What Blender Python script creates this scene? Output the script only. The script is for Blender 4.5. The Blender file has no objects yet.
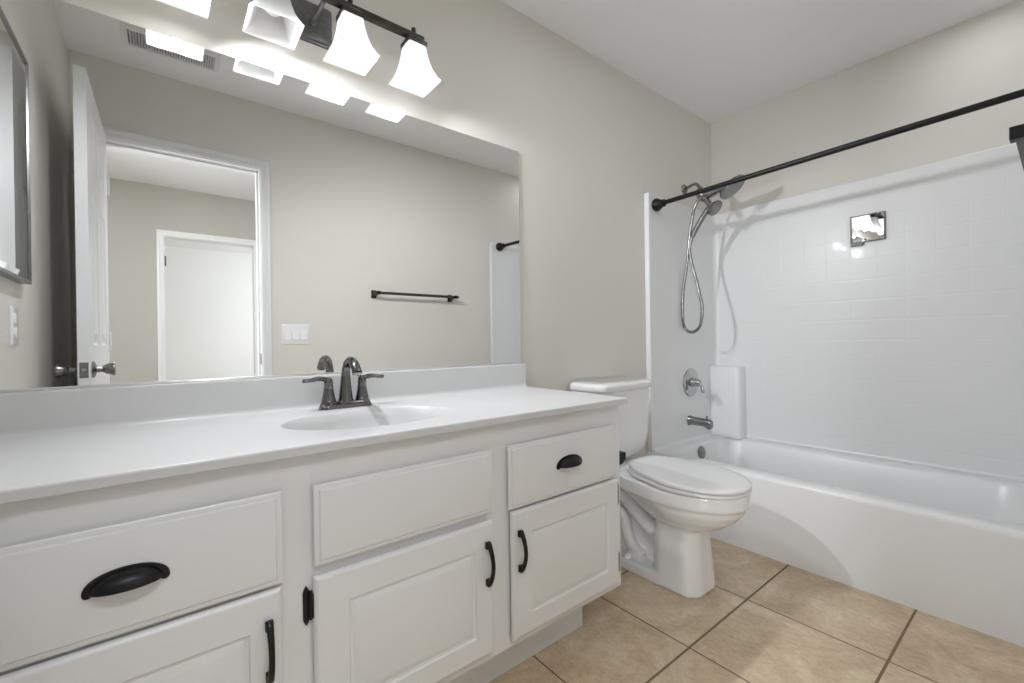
import bpy, bmesh, math, random
from mathutils import Vector, Matrix
S = bpy.context.scene
COL = S.collection
PI = math.pi
R = math.radians

# ------------------------------------------------------------------ camera
cam_d = bpy.data.cameras.new('camera')
cam_d.sensor_width = 36.0
cam_d.lens = 438.235 / 1024 * 36.0
cam_d.clip_start = 0.01
cam = bpy.data.objects.new('camera', cam_d)
COL.objects.link(cam)
yaw, pit, rol = R(38.3043), R(-0.1094), R(-0.8026)
fw = Vector((math.sin(yaw) * math.cos(pit), math.cos(yaw) * math.cos(pit), math.sin(pit)))
rt0 = Vector((math.cos(yaw), -math.sin(yaw), 0))
up0 = rt0.cross(fw)
rt = math.cos(rol) * rt0 + math.sin(rol) * up0
up = -math.sin(rol) * rt0 + math.cos(rol) * up0
M3 = Matrix((rt, up, -fw)).transposed()
cam.matrix_world = Matrix.Translation((0, -1.4788, 0.996)) @ M3.to_4x4()
S.camera = cam

# ------------------------------------------------------------------ world, exposure, added fill lights
w = bpy.data.worlds.new('world')
S.world = w
w.use_nodes = True
w.node_tree.nodes['Background'].inputs[0].default_value = (0.9, 0.95, 1.0, 1)
w.node_tree.nodes['Background'].inputs[1].default_value = 0.3
S.view_settings.view_transform = 'Standard'
S.view_settings.look = 'None'
S.view_settings.exposure = 0.54
S.view_settings.gamma = 1.0
S.view_settings.use_curve_mapping = False
S.cycles.max_bounces = 14
S.cycles.diffuse_bounces = 8
S.cycles.glossy_bounces = 8
S.cycles.transmission_bounces = 8
S.cycles.sample_clamp_indirect = 6.0
S.cycles.caustics_reflective = True
S.cycles.caustics_refractive = False

BULB_W = (34.0, 0, 4.0, 14.0)
BULB_GLOW_W = 0.16
CEIL_W = 2.0
TUB_W = 0.7
HALL_W = 18.0
HSIDE_W = 36.0
BED_W = 38.0

def area(name, loc, rot, sx, sy, power, color=(1, 1, 1), spread=180):
    d = bpy.data.lights.new(name, 'AREA')
    d.shape = 'RECTANGLE'; d.size = sx; d.size_y = sy; d.energy = power; d.color = color; d.spread = R(spread)
    o = bpy.data.objects.new(name, d)
    o.location = loc; o.rotation_euler = rot
    COL.objects.link(o)
    return o
# added fill lights, all out of view
area('bathroom_ceiling_light', (1.35, -0.75, 2.42), (0, 0, 0), 0.5, 0.5, CEIL_W, (0.925, 0.960, 1.0))  # unseen area light added to fill the bathroom from above
area('tub_fill', (2.60, -1.28, 2.42), (0, 0, 0), 0.24, 0.24, TUB_W, (0.925, 0.960, 1.0))  # added out of view to lift the walls around the tub
area('hall_ceiling_light', (0.10, -2.00, 2.41), (0, 0, 0), 0.8, 0.5, HALL_W, (0.925, 0.960, 1.0))  # added above the hall to brighten the cabinet fronts through the doorway
area('hall_side_fill', (-1.25, -2.10, 1.30), (R(90), 0, R(-68)), 0.7, 1.5, HSIDE_W, (0.925, 0.960, 1.0), 150)  # no window here: added light reaching toilet and tub through the doorway
area('far_room_fill', (2.3, -5.0, 1.5), (0, R(90), 0), 1.6, 1.8, BED_W, (0.95, 0.98, 1.0))  # unseen light added to brighten the far room, without a window

# ------------------------------------------------------------------ materials
def mat(name, col, rough=0.5, metal=0.0, coat=0.0, bump=None, spec=0.5, emit=None, var=None, trans=0.0):
    m = bpy.data.materials.new(name)
    m.use_nodes = True
    nt = m.node_tree
    b = nt.nodes['Principled BSDF']
    b.inputs['Base Color'].default_value = (*col, 1)
    b.inputs['Roughness'].default_value = rough
    b.inputs['Metallic'].default_value = metal
    b.inputs['Coat Weight'].default_value = coat
    b.inputs['Coat Roughness'].default_value = 0.06
    b.inputs['Specular IOR Level'].default_value = spec
    if emit:
        b.inputs['Emission Color'].default_value = (*emit[0], 1)
        b.inputs['Emission Strength'].default_value = emit[1]
    if bump or var:
        tc = nt.nodes.new('ShaderNodeTexCoord')
    if bump:
        n = nt.nodes.new('ShaderNodeTexNoise')
        n.inputs['Scale'].default_value = bump[0]; n.inputs['Detail'].default_value = 3
        bp = nt.nodes.new('ShaderNodeBump')
        bp.inputs['Strength'].default_value = bump[1]; bp.inputs['Distance'].default_value = bump[2]
        nt.links.new(tc.outputs['Object'], n.inputs['Vector'])
        nt.links.new(n.outputs['Fac'], bp.inputs['Height'])
        nt.links.new(bp.outputs['Normal'], b.inputs['Normal'])
    if var:
        n = nt.nodes.new('ShaderNodeTexNoise')
        n.inputs['Scale'].default_value = var[0]; n.inputs['Detail'].default_value = 4
        r = nt.nodes.new('ShaderNodeValToRGB')
        k = var[1]
        r.color_ramp.elements[0].position = 0.3; r.color_ramp.elements[1].position = 0.7
        r.color_ramp.elements[0].color = (*[c * (1 - k) for c in col], 1)
        r.color_ramp.elements[1].color = (*[min(1, c * (1 + k)) for c in col], 1)
        nt.links.new(tc.outputs['Object'], n.inputs['Vector'])
        nt.links.new(n.outputs['Fac'], r.inputs['Fac'])
        nt.links.new(r.outputs['Color'], b.inputs['Base Color'])
    return m

WALL = mat('beige wall paint', (0.69, 0.668, 0.618), 0.6, bump=(160, 0.12, 0.002), spec=0.35)
CEIL = mat('ceiling paint', (0.84, 0.84, 0.85), 0.8, bump=(120, 0.15, 0.002), spec=0.2)
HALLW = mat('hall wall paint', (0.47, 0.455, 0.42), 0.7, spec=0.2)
BEDW = mat('white room paint', (0.8, 0.8, 0.79), 0.7)
TRIM = mat('white trim paint', (0.74, 0.74, 0.75), 0.35, bump=(40, 0.04, 0.001))
CAB = mat('white cabinet paint', (0.73, 0.735, 0.745), 0.32, bump=(60, 0.05, 0.001))
TOEK = mat('toe kick paint', (0.73, 0.735, 0.745), 0.45, bump=(60, 0.05, 0.001))
MARB = mat('white cultured marble', (0.61, 0.613, 0.616), 0.30, coat=0.12, var=(6, 0.012))
PORC = mat('white vitreous china', (0.78, 0.78, 0.785), 0.10, coat=0.6, var=(9, 0.006))
PLAS = mat('white plastic', (0.86, 0.86, 0.865), 0.22, var=(20, 0.01))
TUBM = mat('white gloss fibreglass', (0.76, 0.765, 0.77), 0.3, coat=0.08, bump=(5, 0.03, 0.004))
SEATP = mat('white seat plastic', (0.70, 0.70, 0.705), 0.2, var=(15, 0.01))
BLACK = mat('matte black metal', (0.016, 0.016, 0.017), 0.38, metal=0.6, var=(60, 0.2))
BRONZE = mat('dark bronze metal', (0.075, 0.072, 0.07), 0.34, metal=0.8, var=(50, 0.2))
PLATEM = mat('brushed dark pewter', (0.16, 0.16, 0.165), 0.36, metal=0.8, var=(60, 0.15))
FAUC = mat('polished gunmetal', (0.17, 0.168, 0.166), 0.10, metal=1.0, var=(40, 0.12))
CHROME = mat('chrome', (0.5, 0.5, 0.51), 0.12, metal=1.0, var=(30, 0.05))
DKRIM = mat('dark mirror rim', (0.11, 0.11, 0.11), 0.4, metal=0.3, var=(40, 0.1))
SATIN = mat('satin aluminium', (0.78, 0.78, 0.78), 0.35, metal=1.0, var=(50, 0.03))
NICKEL = mat('brushed nickel', (0.27, 0.27, 0.272), 0.27, metal=1.0, var=(80, 0.1))
GREYD = mat('grey vent shade', (0.16, 0.16, 0.165), 0.6, var=(40, 0.2))  # dark tone painted in for the shade inside the vent
DARKGAP = mat('dark gap fill', (0.03, 0.03, 0.03), 0.6, var=(40, 0.2))
GREYF = mat('grey metal frame', (0.20, 0.20, 0.21), 0.3, metal=0.8, var=(40, 0.1))
FACEG = mat('grey spray face', (0.25, 0.25, 0.25), 0.4, metal=0.3, bump=(220, 0.6, 0.003))
CARPET = mat('hall carpet', (0.42, 0.38, 0.33), 0.95, bump=(300, 0.5, 0.004))

def mirror_mat(name, tint):
    m = mat(name, tint, 0.0, 1.0)
    nt = m.node_tree; b = nt.nodes['Principled BSDF']
    tc = nt.nodes.new('ShaderNodeTexCoord'); n = nt.nodes.new('ShaderNodeTexNoise')
    n.inputs['Scale'].default_value = 3.0; n.inputs['Detail'].default_value = 5
    mr = nt.nodes.new('ShaderNodeMapRange')
    mr.inputs['From Min'].default_value = 0.45; mr.inputs['From Max'].default_value = 0.8
    mr.inputs['To Min'].default_value = 0.0; mr.inputs['To Max'].default_value = 0.012
    nt.links.new(tc.outputs['Object'], n.inputs['Vector'])
    nt.links.new(n.outputs['Fac'], mr.inputs['Value'])
    nt.links.new(mr.outputs['Result'], b.inputs['Roughness'])
    return m
MIRROR = mirror_mat('silvered glass', (0.93, 0.94, 0.935))

def shade_mat(name, emit):
    m = bpy.data.materials.new(name); m.use_nodes = True
    nt = m.node_tree; nt.nodes.remove(nt.nodes['Principled BSDF'])
    out = nt.nodes['Material Output']
    d = nt.nodes.new('ShaderNodeBsdfDiffuse'); t = nt.nodes.new('ShaderNodeBsdfTranslucent')
    g = nt.nodes.new('ShaderNodeBsdfGlossy'); e = nt.nodes.new('ShaderNodeEmission')
    tr = nt.nodes.new('ShaderNodeBsdfTransparent')
    tc = nt.nodes.new('ShaderNodeTexCoord'); n = nt.nodes.new('ShaderNodeTexNoise')
    n.inputs['Scale'].default_value = 30
    r = nt.nodes.new('ShaderNodeValToRGB')
    r.color_ramp.elements[0].color = (0.90, 0.90, 0.90, 1); r.color_ramp.elements[1].color = (0.95, 0.95, 0.95, 1)
    nt.links.new(tc.outputs['Object'], n.inputs['Vector']); nt.links.new(n.outputs['Fac'], r.inputs['Fac'])
    nt.links.new(r.outputs['Color'], d.inputs['Color']); nt.links.new(r.outputs['Color'], t.inputs['Color'])
    g.inputs['Roughness'].default_value = 0.15
    def mix(a, b, f):
        x = nt.nodes.new('ShaderNodeMixShader'); x.inputs[0].default_value = f
        nt.links.new(a, x.inputs[1]); nt.links.new(b, x.inputs[2]); return x.outputs[0]
    base = mix(d.outputs[0], t.outputs[0], 0.5)
    base = mix(base, g.outputs[0], 0.06)
    if emit:
        e.inputs['Color'].default_value = (1, 0.985, 0.96, 1); e.inputs['Strength'].default_value = emit
        a = nt.nodes.new('ShaderNodeAddShader')
        nt.links.new(base, a.inputs[0]); nt.links.new(e.outputs[0], a.inputs[1]); base = a.outputs[0]
    else:
        base = mix(base, tr.outputs[0], 0.5)
    nt.links.new(base, out.inputs['Surface'])
    return m
SHADE_ON = shade_mat('lit frosted glass', 0.16)
SHADE_OFF = shade_mat('unlit frosted glass', 0)
BULB_ON = mat('lit bulb', (0.9, 0.9, 0.9), 0.4, emit=((1, 0.99, 0.97), 2.5))
BULB_OFF = mat('unlit bulb', (0.8, 0.8, 0.8), 0.3, var=(20, 0.02))

def line_dist(nt, src, off, step):
    """distance (m) from a coordinate to the nearest line of a grid"""
    a = nt.nodes.new('ShaderNodeMath'); a.operation = 'SUBTRACT'; a.inputs[1].default_value = off
    nt.links.new(src, a.inputs[0])
    p = nt.nodes.new('ShaderNodeMath'); p.operation = 'PINGPONG'; p.inputs[1].default_value = step / 2
    nt.links.new(a.outputs[0], p.inputs[0])
    return p.outputs[0]

def floor_mat():
    m = mat('beige ceramic floor tile', (0.4, 0.3, 0.2), 0.42, spec=0.4)
    nt = m.node_tree; b = nt.nodes['Principled BSDF']; L = nt.links
    tc = nt.nodes.new('ShaderNodeTexCoord'); sp = nt.nodes.new('ShaderNodeSeparateXYZ')
    L.new(tc.outputs['Object'], sp.inputs[0])
    dx = line_dist(nt, sp.outputs['X'], 1.3097, 0.4112)
    dy = line_dist(nt, sp.outputs['Y'], -0.7181, 0.4150)
    def step(src, a, b_):
        r = nt.nodes.new('ShaderNodeMapRange'); r.interpolation_type = 'SMOOTHSTEP'
        r.inputs['From Min'].default_value = a; r.inputs['From Max'].default_value = b_
        L.new(src, r.inputs['Value']); return r.outputs['Result']
    mn = nt.nodes.new('ShaderNodeMath'); mn.operation = 'MINIMUM'
    L.new(step(dx, 0.0022, 0.0036), mn.inputs[0]); L.new(step(dy, 0.0030, 0.0044), mn.inputs[1])
    def noise(scale, det, rough, dist=0.0, stretch=None):
        n = nt.nodes.new('ShaderNodeTexNoise'); n.inputs['Scale'].default_value = scale
        n.inputs['Detail'].default_value = det; n.inputs['Roughness'].default_value = rough
        n.inputs['Distortion'].default_value = dist
        if stretch:
            mp = nt.nodes.new('ShaderNodeMapping'); mp.inputs['Scale'].default_value = stretch
            L.new(tc.outputs['Object'], mp.inputs[0]); L.new(mp.outputs[0], n.inputs['Vector'])
        else: L.new(tc.outputs['Object'], n.inputs['Vector'])
        return n.outputs['Fac']
    def ramp(src, stops):
        r = nt.nodes.new('ShaderNodeValToRGB'); cr = r.color_ramp
        while len(cr.elements) < len(stops): cr.elements.new(0.5)
        for e, (p, c) in zip(cr.elements, stops): e.position = p; e.color = (*c, 1)
        L.new(src, r.inputs['Fac']); return r.outputs['Color']
    c1 = ramp(noise(5, 6, 0.62, 0.8), [(0.3, (0.46, 0.352, 0.236)), (0.5, (0.58, 0.46, 0.322)), (0.7, (0.70, 0.595, 0.45))])
    c2 = ramp(noise(70, 8, 0.72, 0.7, (1.0, 0.6, 1)), [(0.32, (0.72, 0.68, 0.64)), (0.5, (1.0, 1.0, 1.0)), (0.72, (1.22, 1.2, 1.17))])
    mu = nt.nodes.new('ShaderNodeMix'); mu.data_type = 'RGBA'; mu.blend_type = 'MULTIPLY'
    mu.inputs['Factor'].default_value = 0.75
    L.new(c1, mu.inputs['A']); L.new(c2, mu.inputs['B'])
    mx = nt.nodes.new('ShaderNodeMix'); mx.data_type = 'RGBA'
    mx.inputs['A'].default_value = (0.20, 0.138, 0.085, 1)
    L.new(mn.outputs[0], mx.inputs['Factor']); L.new(mu.outputs['Result'], mx.inputs['B'])
    L.new(mx.outputs['Result'], b.inputs['Base Color'])
    rr = nt.nodes.new('ShaderNodeMapRange'); rr.inputs['To Min'].default_value = 0.85; rr.inputs['To Max'].default_value = 0.40
    L.new(mn.outputs[0], rr.inputs['Value']); L.new(rr.outputs['Result'], b.inputs['Roughness'])
    ad = nt.nodes.new('ShaderNodeMath'); ad.operation = 'MULTIPLY_ADD'; ad.inputs[1].default_value = 0.12
    L.new(noise(26, 6, 0.6), ad.inputs[0]); L.new(mn.outputs[0], ad.inputs[2])
    bp = nt.nodes.new('ShaderNodeBump'); bp.inputs['Strength'].default_value = 0.6; bp.inputs['Distance'].default_value = 0.002
    L.new(ad.outputs[0], bp.inputs['Height']); L.new(bp.outputs['Normal'], b.inputs['Normal'])
    return m
FLOOR = floor_mat()

def grid_mat(name, axis, off, step, zoff, zstep, lim):
    m = mat(name, (0.76, 0.765, 0.77), 0.34, coat=0.06)
    nt = m.node_tree; b = nt.nodes['Principled BSDF']; L = nt.links
    tc = nt.nodes.new('ShaderNodeTexCoord'); sp = nt.nodes.new('ShaderNodeSeparateXYZ')
    L.new(tc.outputs['Object'], sp.inputs[0])
    d1 = line_dist(nt, sp.outputs[axis], off, step); d2 = line_dist(nt, sp.outputs['Z'], zoff, zstep)
    mn = nt.nodes.new('ShaderNodeMath'); mn.operation = 'MINIMUM'
    L.new(d1, mn.inputs[0]); L.new(d2, mn.inputs[1])
    r = nt.nodes.new('ShaderNodeMapRange'); r.interpolation_type = 'SMOOTHSTEP'
    r.inputs['From Min'].default_value = 0.0; r.inputs['From Max'].default_value = 0.006
    L.new(mn.outputs[0], r.inputs['Value'])
    # the embossed squares stop short of the panel's top and corner
    tops = nt.nodes.new('ShaderNodeMapRange'); tops.inputs['From Min'].default_value = 1.68; tops.inputs['From Max'].default_value = 1.70
    L.new(sp.outputs['Z'], tops.inputs['Value'])
    cs = nt.nodes.new('ShaderNodeMapRange'); cs.inputs['From Min'].default_value = lim; cs.inputs['From Max'].default_value = lim + 0.02
    L.new(sp.outputs[axis], cs.inputs['Value'])
    m1 = nt.nodes.new('ShaderNodeMath'); m1.operation = 'MAXIMUM'; m2 = nt.nodes.new('ShaderNodeMath'); m2.operation = 'MAXIMUM'
    L.new(tops.outputs['Result'], m1.inputs[0]); L.new(cs.outputs['Result'], m1.inputs[1])
    L.new(m1.outputs[0], m2.inputs[0]); L.new(r.outputs['Result'], m2.inputs[1]); r = m2
    n = nt.nodes.new('ShaderNodeTexNoise'); n.inputs['Scale'].default_value = 6; n.inputs['Detail'].default_value = 2
    L.new(tc.outputs['Object'], n.inputs['Vector'])
    ad = nt.nodes.new('ShaderNodeMath'); ad.operation = 'MULTIPLY_ADD'; ad.inputs[1].default_value = 3.0
    L.new(n.outputs['Fac'], ad.inputs[0]); L.new(r.outputs[0], ad.inputs[2])
    bp = nt.nodes.new('ShaderNodeBump'); bp.inputs['Strength'].default_value = 0.35; bp.inputs['Distance'].default_value = 0.0010
    L.new(ad.outputs[0], bp.inputs['Height']); L.new(bp.outputs['Normal'], b.inputs['Normal'])
    return m
GRID_BACK = grid_mat('tile-embossed fibreglass back', 'Y', -0.857, 0.111, 1.458, 0.106, -0.20)
GRID_SIDE = grid_mat('tile-embossed fibreglass side', 'X', 2.30, 0.111, 1.458, 0.106, 2.80)

# ------------------------------------------------------------------ mesh helpers
class MB:
    def __init__(s): s.v = []; s.f = []
    def add(s, vs, fs):
        o = len(s.v); s.v += [tuple(p) for p in vs]; s.f += [tuple(i + o for i in f) for f in fs]; return s
    def box(s, x0, x1, y0, y1, z0, z1):
        vs = [(x, y, z) for z in (z0, z1) for y in (y0, y1) for x in (x0, x1)]
        return s.add(vs, [(0, 2, 3, 1), (4, 5, 7, 6), (0, 1, 5, 4), (2, 6, 7, 3), (0, 4, 6, 2), (1, 3, 7, 5)])
    def loft(s, rings, cap0=True, cap1=True):
        n = len(rings[0]); vs = [p for r in rings for p in r]; fs = []
        for k in range(len(rings) - 1):
            for i in range(n):
                j = (i + 1) % n
                fs.append((k * n + i, k * n + j, (k + 1) * n + j, (k + 1) * n + i))
        if cap0: fs.append(tuple(reversed(range(n))))
        if cap1: fs.append(tuple((len(rings) - 1) * n + i for i in range(n)))
        return s.add(vs, fs)
    def tube(s, pts, rad, n=14, prof=None):
        """sweep a circle (or a flat profile prof=[(a,b)..]) along pts; rad a number or a list"""
        P = [Vector(p) for p in pts]
        rads = rad if isinstance(rad, (list, tuple)) else [rad] * len(P)
        T = []
        for i in range(len(P)):
            T.append((P[min(i + 1, len(P) - 1)] - P[max(i - 1, 0)]).normalized())
        u = T[0].orthogonal().normalized()
        if prof:
            u = Vector((1, 0, 0)) if abs(T[0].x) < 0.9 else Vector((0, 1, 0))
        rings = []
        for i, p in enumerate(P):
            u = (u - T[i] * u.dot(T[i])).normalized(); v = T[i].cross(u)
            if prof: rings.append([p + (u * a + v * b) * rads[i] for a, b in prof])
            else: rings.append([p + (u * math.cos(2 * PI * k / n) + v * math.sin(2 * PI * k / n)) * rads[i] for k in range(n)])
        return s.loft(rings)
    def lathe(s, o, axis, prof, n=28):
        """prof: (distance along axis, radius)"""
        a = Vector(axis).normalized(); u = a.orthogonal().normalized(); v = a.cross(u); o = Vector(o)
        return s.loft([[o + a * t + (u * math.cos(2 * PI * k / n) + v * math.sin(2 * PI * k / n)) * max(r, 1e-4) for k in range(n)] for t, r in prof])
    def build(s, name, material, parent=None, smooth=None, bevel=None, seg=2, subsurf=0, remesh=None, solid=None):
        me = bpy.data.meshes.new(name)
        off = Vector(WLOC.get(parent.name, (0, 0, 0))) if parent else Vector((0, 0, 0))
        me.from_pydata([Vector(p) - off for p in s.v], [], s.f)
        bm = bmesh.new(); bm.from_mesh(me)
        bmesh.ops.recalc_face_normals(bm, faces=bm.faces); bm.to_mesh(me); bm.free()
        me.materials.append(material)
        o = bpy.data.objects.new(name, me); COL.objects.link(o)
        if parent:
            o.parent = parent
        WLOC[o.name] = tuple(off)
        if solid:
            m = o.modifiers.new('solidify', 'SOLIDIFY'); m.thickness = solid; m.offset = 0
        if remesh:
            m = o.modifiers.new('remesh', 'REMESH'); m.mode = 'VOXEL'; m.voxel_size = remesh; m.use_smooth_shade = True
            m = o.modifiers.new('smooth', 'SMOOTH'); m.factor = 0.5; m.iterations = 8
        if bevel:
            m = o.modifiers.new('bevel', 'BEVEL'); m.width = bevel; m.segments = seg; m.limit_method = 'ANGLE'
            m.angle_limit = R(35); m.harden_normals = False
        if subsurf:
            m = o.modifiers.new('subdiv', 'SUBSURF'); m.levels = subsurf; m.render_levels = subsurf
        if smooth is not None or bevel:
            me.shade_smooth()
            if smooth: me.set_sharp_from_angle(angle=R(smooth))
            elif bevel: me.set_sharp_from_angle(angle=R(50))
        return o
WLOC = {}
def thing(name, label, cat, loc, group=None):
    o = bpy.data.objects.new(name, None); COL.objects.link(o)
    o.location = loc; o.empty_display_size = 0.05
    WLOC[o.name] = tuple(loc)
    o['label'] = label; o['category'] = cat
    if group: o['group'] = group
    return o
def tag(o, label, cat, group=None):
    o['label'] = label; o['category'] = cat
    if group: o['group'] = group
    return o
def struct(o, label=None, cat=None):
    o['kind'] = 'structure'
    if label: o['label'] = label; o['category'] = cat or o.name.split('_')[0]
    return o
def bx(*a): return MB().box(*a)

def rrect(x0, x1, y0, y1, r, z, n=8):
    """rounded rectangle ring with 4*(n+1) points"""
    r = min(r, (x1 - x0) / 2 - 1e-4, (y1 - y0) / 2 - 1e-4)
    pts = []
    for cx, cy, a0 in ((x1 - r, y1 - r, 0), (x0 + r, y1 - r, 90), (x0 + r, y0 + r, 180), (x1 - r, y0 + r, 270)):
        for k in range(n + 1):
            a = R(a0 + 90 * k / n); pts.append((cx + r * math.cos(a), cy + r * math.sin(a), z))
    return pts
def catmull(pts, sub=8):
    P = [Vector(p) for p in pts]; out = []
    for i in range(len(P) - 1):
        p0, p1, p2, p3 = P[max(i - 1, 0)], P[i], P[i + 1], P[min(i + 2, len(P) - 1)]
        for k in range(sub):
            t = k / sub
            out.append(0.5 * ((2 * p1) + (p2 - p0) * t + (2 * p0 - 5 * p1 + 4 * p2 - p3) * t * t + (3 * p1 - p0 - 3 * p2 + p3) * t ** 3))
    out.append(P[-1]); return out

def panel_slab(mp, u0, u1, v0, v1, panels, rings, edge, thick, under=0.0):
    """slab seen from its face. mp(u, v, d) -> xyz, d = depth behind the face.
    panels: (u0,u1,v0,v1) rectangles, each filled by nested rings (inset, depth); edge: outer rings (inset, depth) from the side inwards"""
    mb = MB()
    def ring(a0, a1, b0, b1, d): return [mp(a0, b0, d), mp(a1, b0, d), mp(a1, b1, d), mp(a0, b1, d)]
    rs = [ring(u0 + under, u1 - under, v0 + under, v1 - under, thick), ring(u0 + under, u1 - under, v0 + under, v1 - under, edge[0][1] + (0.002 if under else 0))] + [ring(u0 + i, u1 - i, v0 + i, v1 - i, d) for i, d in edge]
    ei = edge[-1][0]; U0, U1, V0, V1 = u0 + ei, u1 - ei, v0 + ei, v1 - ei
    mb.loft(rs, True, not panels)
    if panels:
        us = sorted({U0, U1, *[p[0] for p in panels], *[p[1] for p in panels]})
        vs = sorted({V0, V1, *[p[2] for p in panels], *[p[3] for p in panels]})
        for i in range(len(us) - 1):
            for j in range(len(vs) - 1):
                cu, cv = (us[i] + us[i + 1]) / 2, (vs[j] + vs[j + 1]) / 2
                if any(p[0] < cu < p[1] and p[2] < cv < p[3] for p in panels): continue
                mb.add(ring(us[i], us[i + 1], vs[j], vs[j + 1], edge[-1][1]), [(0, 1, 2, 3)])
        for p in panels:
            mb.loft([ring(p[0] + a, p[1] - a, p[2] + a, p[3] - a, d) for a, d in rings], False, True)
    return mb
def weld(o, d=1e-5):
    bm = bmesh.new(); bm.from_mesh(o.data)
    bmesh.ops.remove_doubles(bm, verts=bm.verts, dist=d)
    bmesh.ops.recalc_face_normals(bm, faces=bm.faces)
    bm.to_mesh(o.data); bm.free(); return o

# ------------------------------------------------------------------ room shell
XL, XT, YD, ZC = -0.356, 2.9015, -1.5205, 2.438
T = 0.115
HX0, HX1, HY = -1.3, 1.7, -3.6          # hall behind the doorway
struct(bx(XL - T, XT + T, YD - T, 0.1, -0.06, 0).build('floor', FLOOR), 'beige ceramic tile floor with brown grout')
struct(bx(XL - T, XT + T, YD - T, 0.1, ZC, ZC + 0.06).build('ceiling', CEIL), 'pale grey painted ceiling of the bathroom')
struct(bx(XL - T, XT + T, 0, 0.1, 0, ZC).build('wall_back', WALL), 'beige wall carrying the mirror and shower')
struct(bx(XL - T, XL, YD, 0, 0, ZC).build('wall_left', WALL), 'beige end wall reflected at the mirror edge')
struct(bx(XT, XT + T, YD - T, 0, 0, ZC).build('wall_right', WALL), 'beige wall behind the bathtub')
DX0, DX1, DZ = -0.262, 0.450, 2.040      # doorway opening
fwm = MB().box(XL - T, DX0 - 0.018, YD - T, YD, 0, ZC).box(DX1 + 0.018, XT, YD - T, YD, 0, ZC).box(DX0 - 0.018, DX1 + 0.018, YD - T, YD, DZ + 0.018, ZC)
struct(fwm.build('wall_front', WALL), 'beige wall with the doorway and towel bar')
# door frame (jamb, stop and casing), bathroom side and hall side
jb = MB()
jb.box(DX0 - 0.018, DX0, YD - T, YD, 0, DZ).box(DX1, DX1 + 0.018, YD - T, YD, 0, DZ).box(DX0 - 0.018, DX1 + 0.018, YD - T, YD, DZ, DZ + 0.018)
jb.box(DX1 - 0.011, DX1, YD - 0.075, YD - 0.04, 0, DZ).box(DX0, DX1, YD - 0.075, YD - 0.04, DZ - 0.011, DZ)
struct(jb.build('trim_1', TRIM, bevel=0.002), 'white door jamb lining the bathroom doorway', 'trim')
def casing(name, xa, xb, zt, y, s, wd=0.056, xmin=None):
    """moulded casing around an opening; s = -1 faces -y, +1 faces +y"""
    prof = [(0.006, 0), (0.006, 0.009), (0.012, 0.012), (0.030, 0.013), (0.036, 0.017), (0.050, 0.018), (wd - 0.002, 0.016), (wd, 0.0)]
    rings = []
    for (x, z, ux, uz) in ((xa, 0, -1, 0), (xa, zt, -1, 1), (xb, zt, 1, 1), (xb, 0, 1, 0)):
        rings.append([(max(x + ux * p, xmin) if xmin is not None else x + ux * p, y + s * d, z + uz * p) for p, d in prof])
    return struct(MB().loft(rings).build(name, TRIM, smooth=25), None)
o = casing('trim_2', DX0, DX1, DZ, YD, 1); o['label'] = 'white moulded casing around the bathroom doorway'; o['category'] = 'trim'
o = casing('trim_3', DX0, DX1, DZ, YD - T, -1); o['label'] = 'white casing on the hall side of the doorway'; o['category'] = 'trim'
# strike plate on the latch jamb
st = bx(DX1 - 0.0015, DX1 + 0.001, YD - 0.034, YD - 0.004, 0.875, 0.94).build('strike_plate', NICKEL, bevel=0.0008)
tag(st, 'small metal strike plate on the white door jamb', 'strike plate')
# baseboards
struct(bx(DX1 + 0.06, 2.12, YD, YD + 0.013, 0, 0.08).build('baseboard_front', TRIM, bevel=0.004), 'white baseboard under the towel bar', 'baseboard')
struct(bx(1.14, 2.12, -0.013, 0, 0, 0.08).build('baseboard_back', TRIM, bevel=0.004), 'white baseboard behind the toilet', 'baseboard')
struct(bx(XL, XL + 0.013, YD + 0.02, -0.56, 0, 0.08).build('baseboard_left', TRIM, bevel=0.004), 'white baseboard behind the open door', 'baseboard')
# hall and far room
FX0, FX1, FZ = 0.0, 0.705, 1.985
struct(bx(HX0 - T, HX1 + T, HY - T, YD - T, -0.06, 0).build('floor_hall', CARPET), 'carpeted floor of the hall', 'floor')
struct(bx(HX0 - T, HX1 + T, HY - T, YD - T, ZC, ZC + 0.06).build('ceiling_hall', CEIL), 'ceiling of the hall', 'ceiling')
hw = MB().box(HX0, FX0 - 0.018, HY - T, HY, 0, ZC).box(FX1 + 0.018, HX1, HY - T, HY, 0, ZC).box(FX0 - 0.018, FX1 + 0.018, HY - T, HY, FZ + 0.018, ZC)
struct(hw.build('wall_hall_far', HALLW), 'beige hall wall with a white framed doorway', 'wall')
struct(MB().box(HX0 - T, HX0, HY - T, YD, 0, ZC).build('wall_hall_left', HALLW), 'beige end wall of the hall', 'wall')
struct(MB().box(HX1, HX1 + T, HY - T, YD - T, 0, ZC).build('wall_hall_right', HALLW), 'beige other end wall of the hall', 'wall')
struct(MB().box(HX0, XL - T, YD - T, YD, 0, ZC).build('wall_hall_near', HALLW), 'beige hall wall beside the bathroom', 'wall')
jb = MB().box(FX0 - 0.018, FX0, HY - T, HY, 0, FZ).box(FX1, FX1 + 0.018, HY - T, HY, 0, FZ).box(FX0 - 0.018, FX1 + 0.018, HY - T, HY, FZ, FZ + 0.018)
struct(jb.build('trim_4', TRIM), 'white jamb of the doorway across the hall', 'trim')
o = casing('trim_5', FX0, FX1, FZ, HY, 1, 0.058); o['label'] = 'white casing of the doorway across the hall'; o['category'] = 'trim'
hg = MB().box(FX0 - 0.001, FX0 + 0.003, HY - 0.09, HY - 0.012, 1.72, 1.81)
hg.lathe((FX0 + 0.006, HY - 0.008, 1.72), (0, 0, 1), [(0, 0.006), (0.09, 0.006)], 12)
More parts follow.
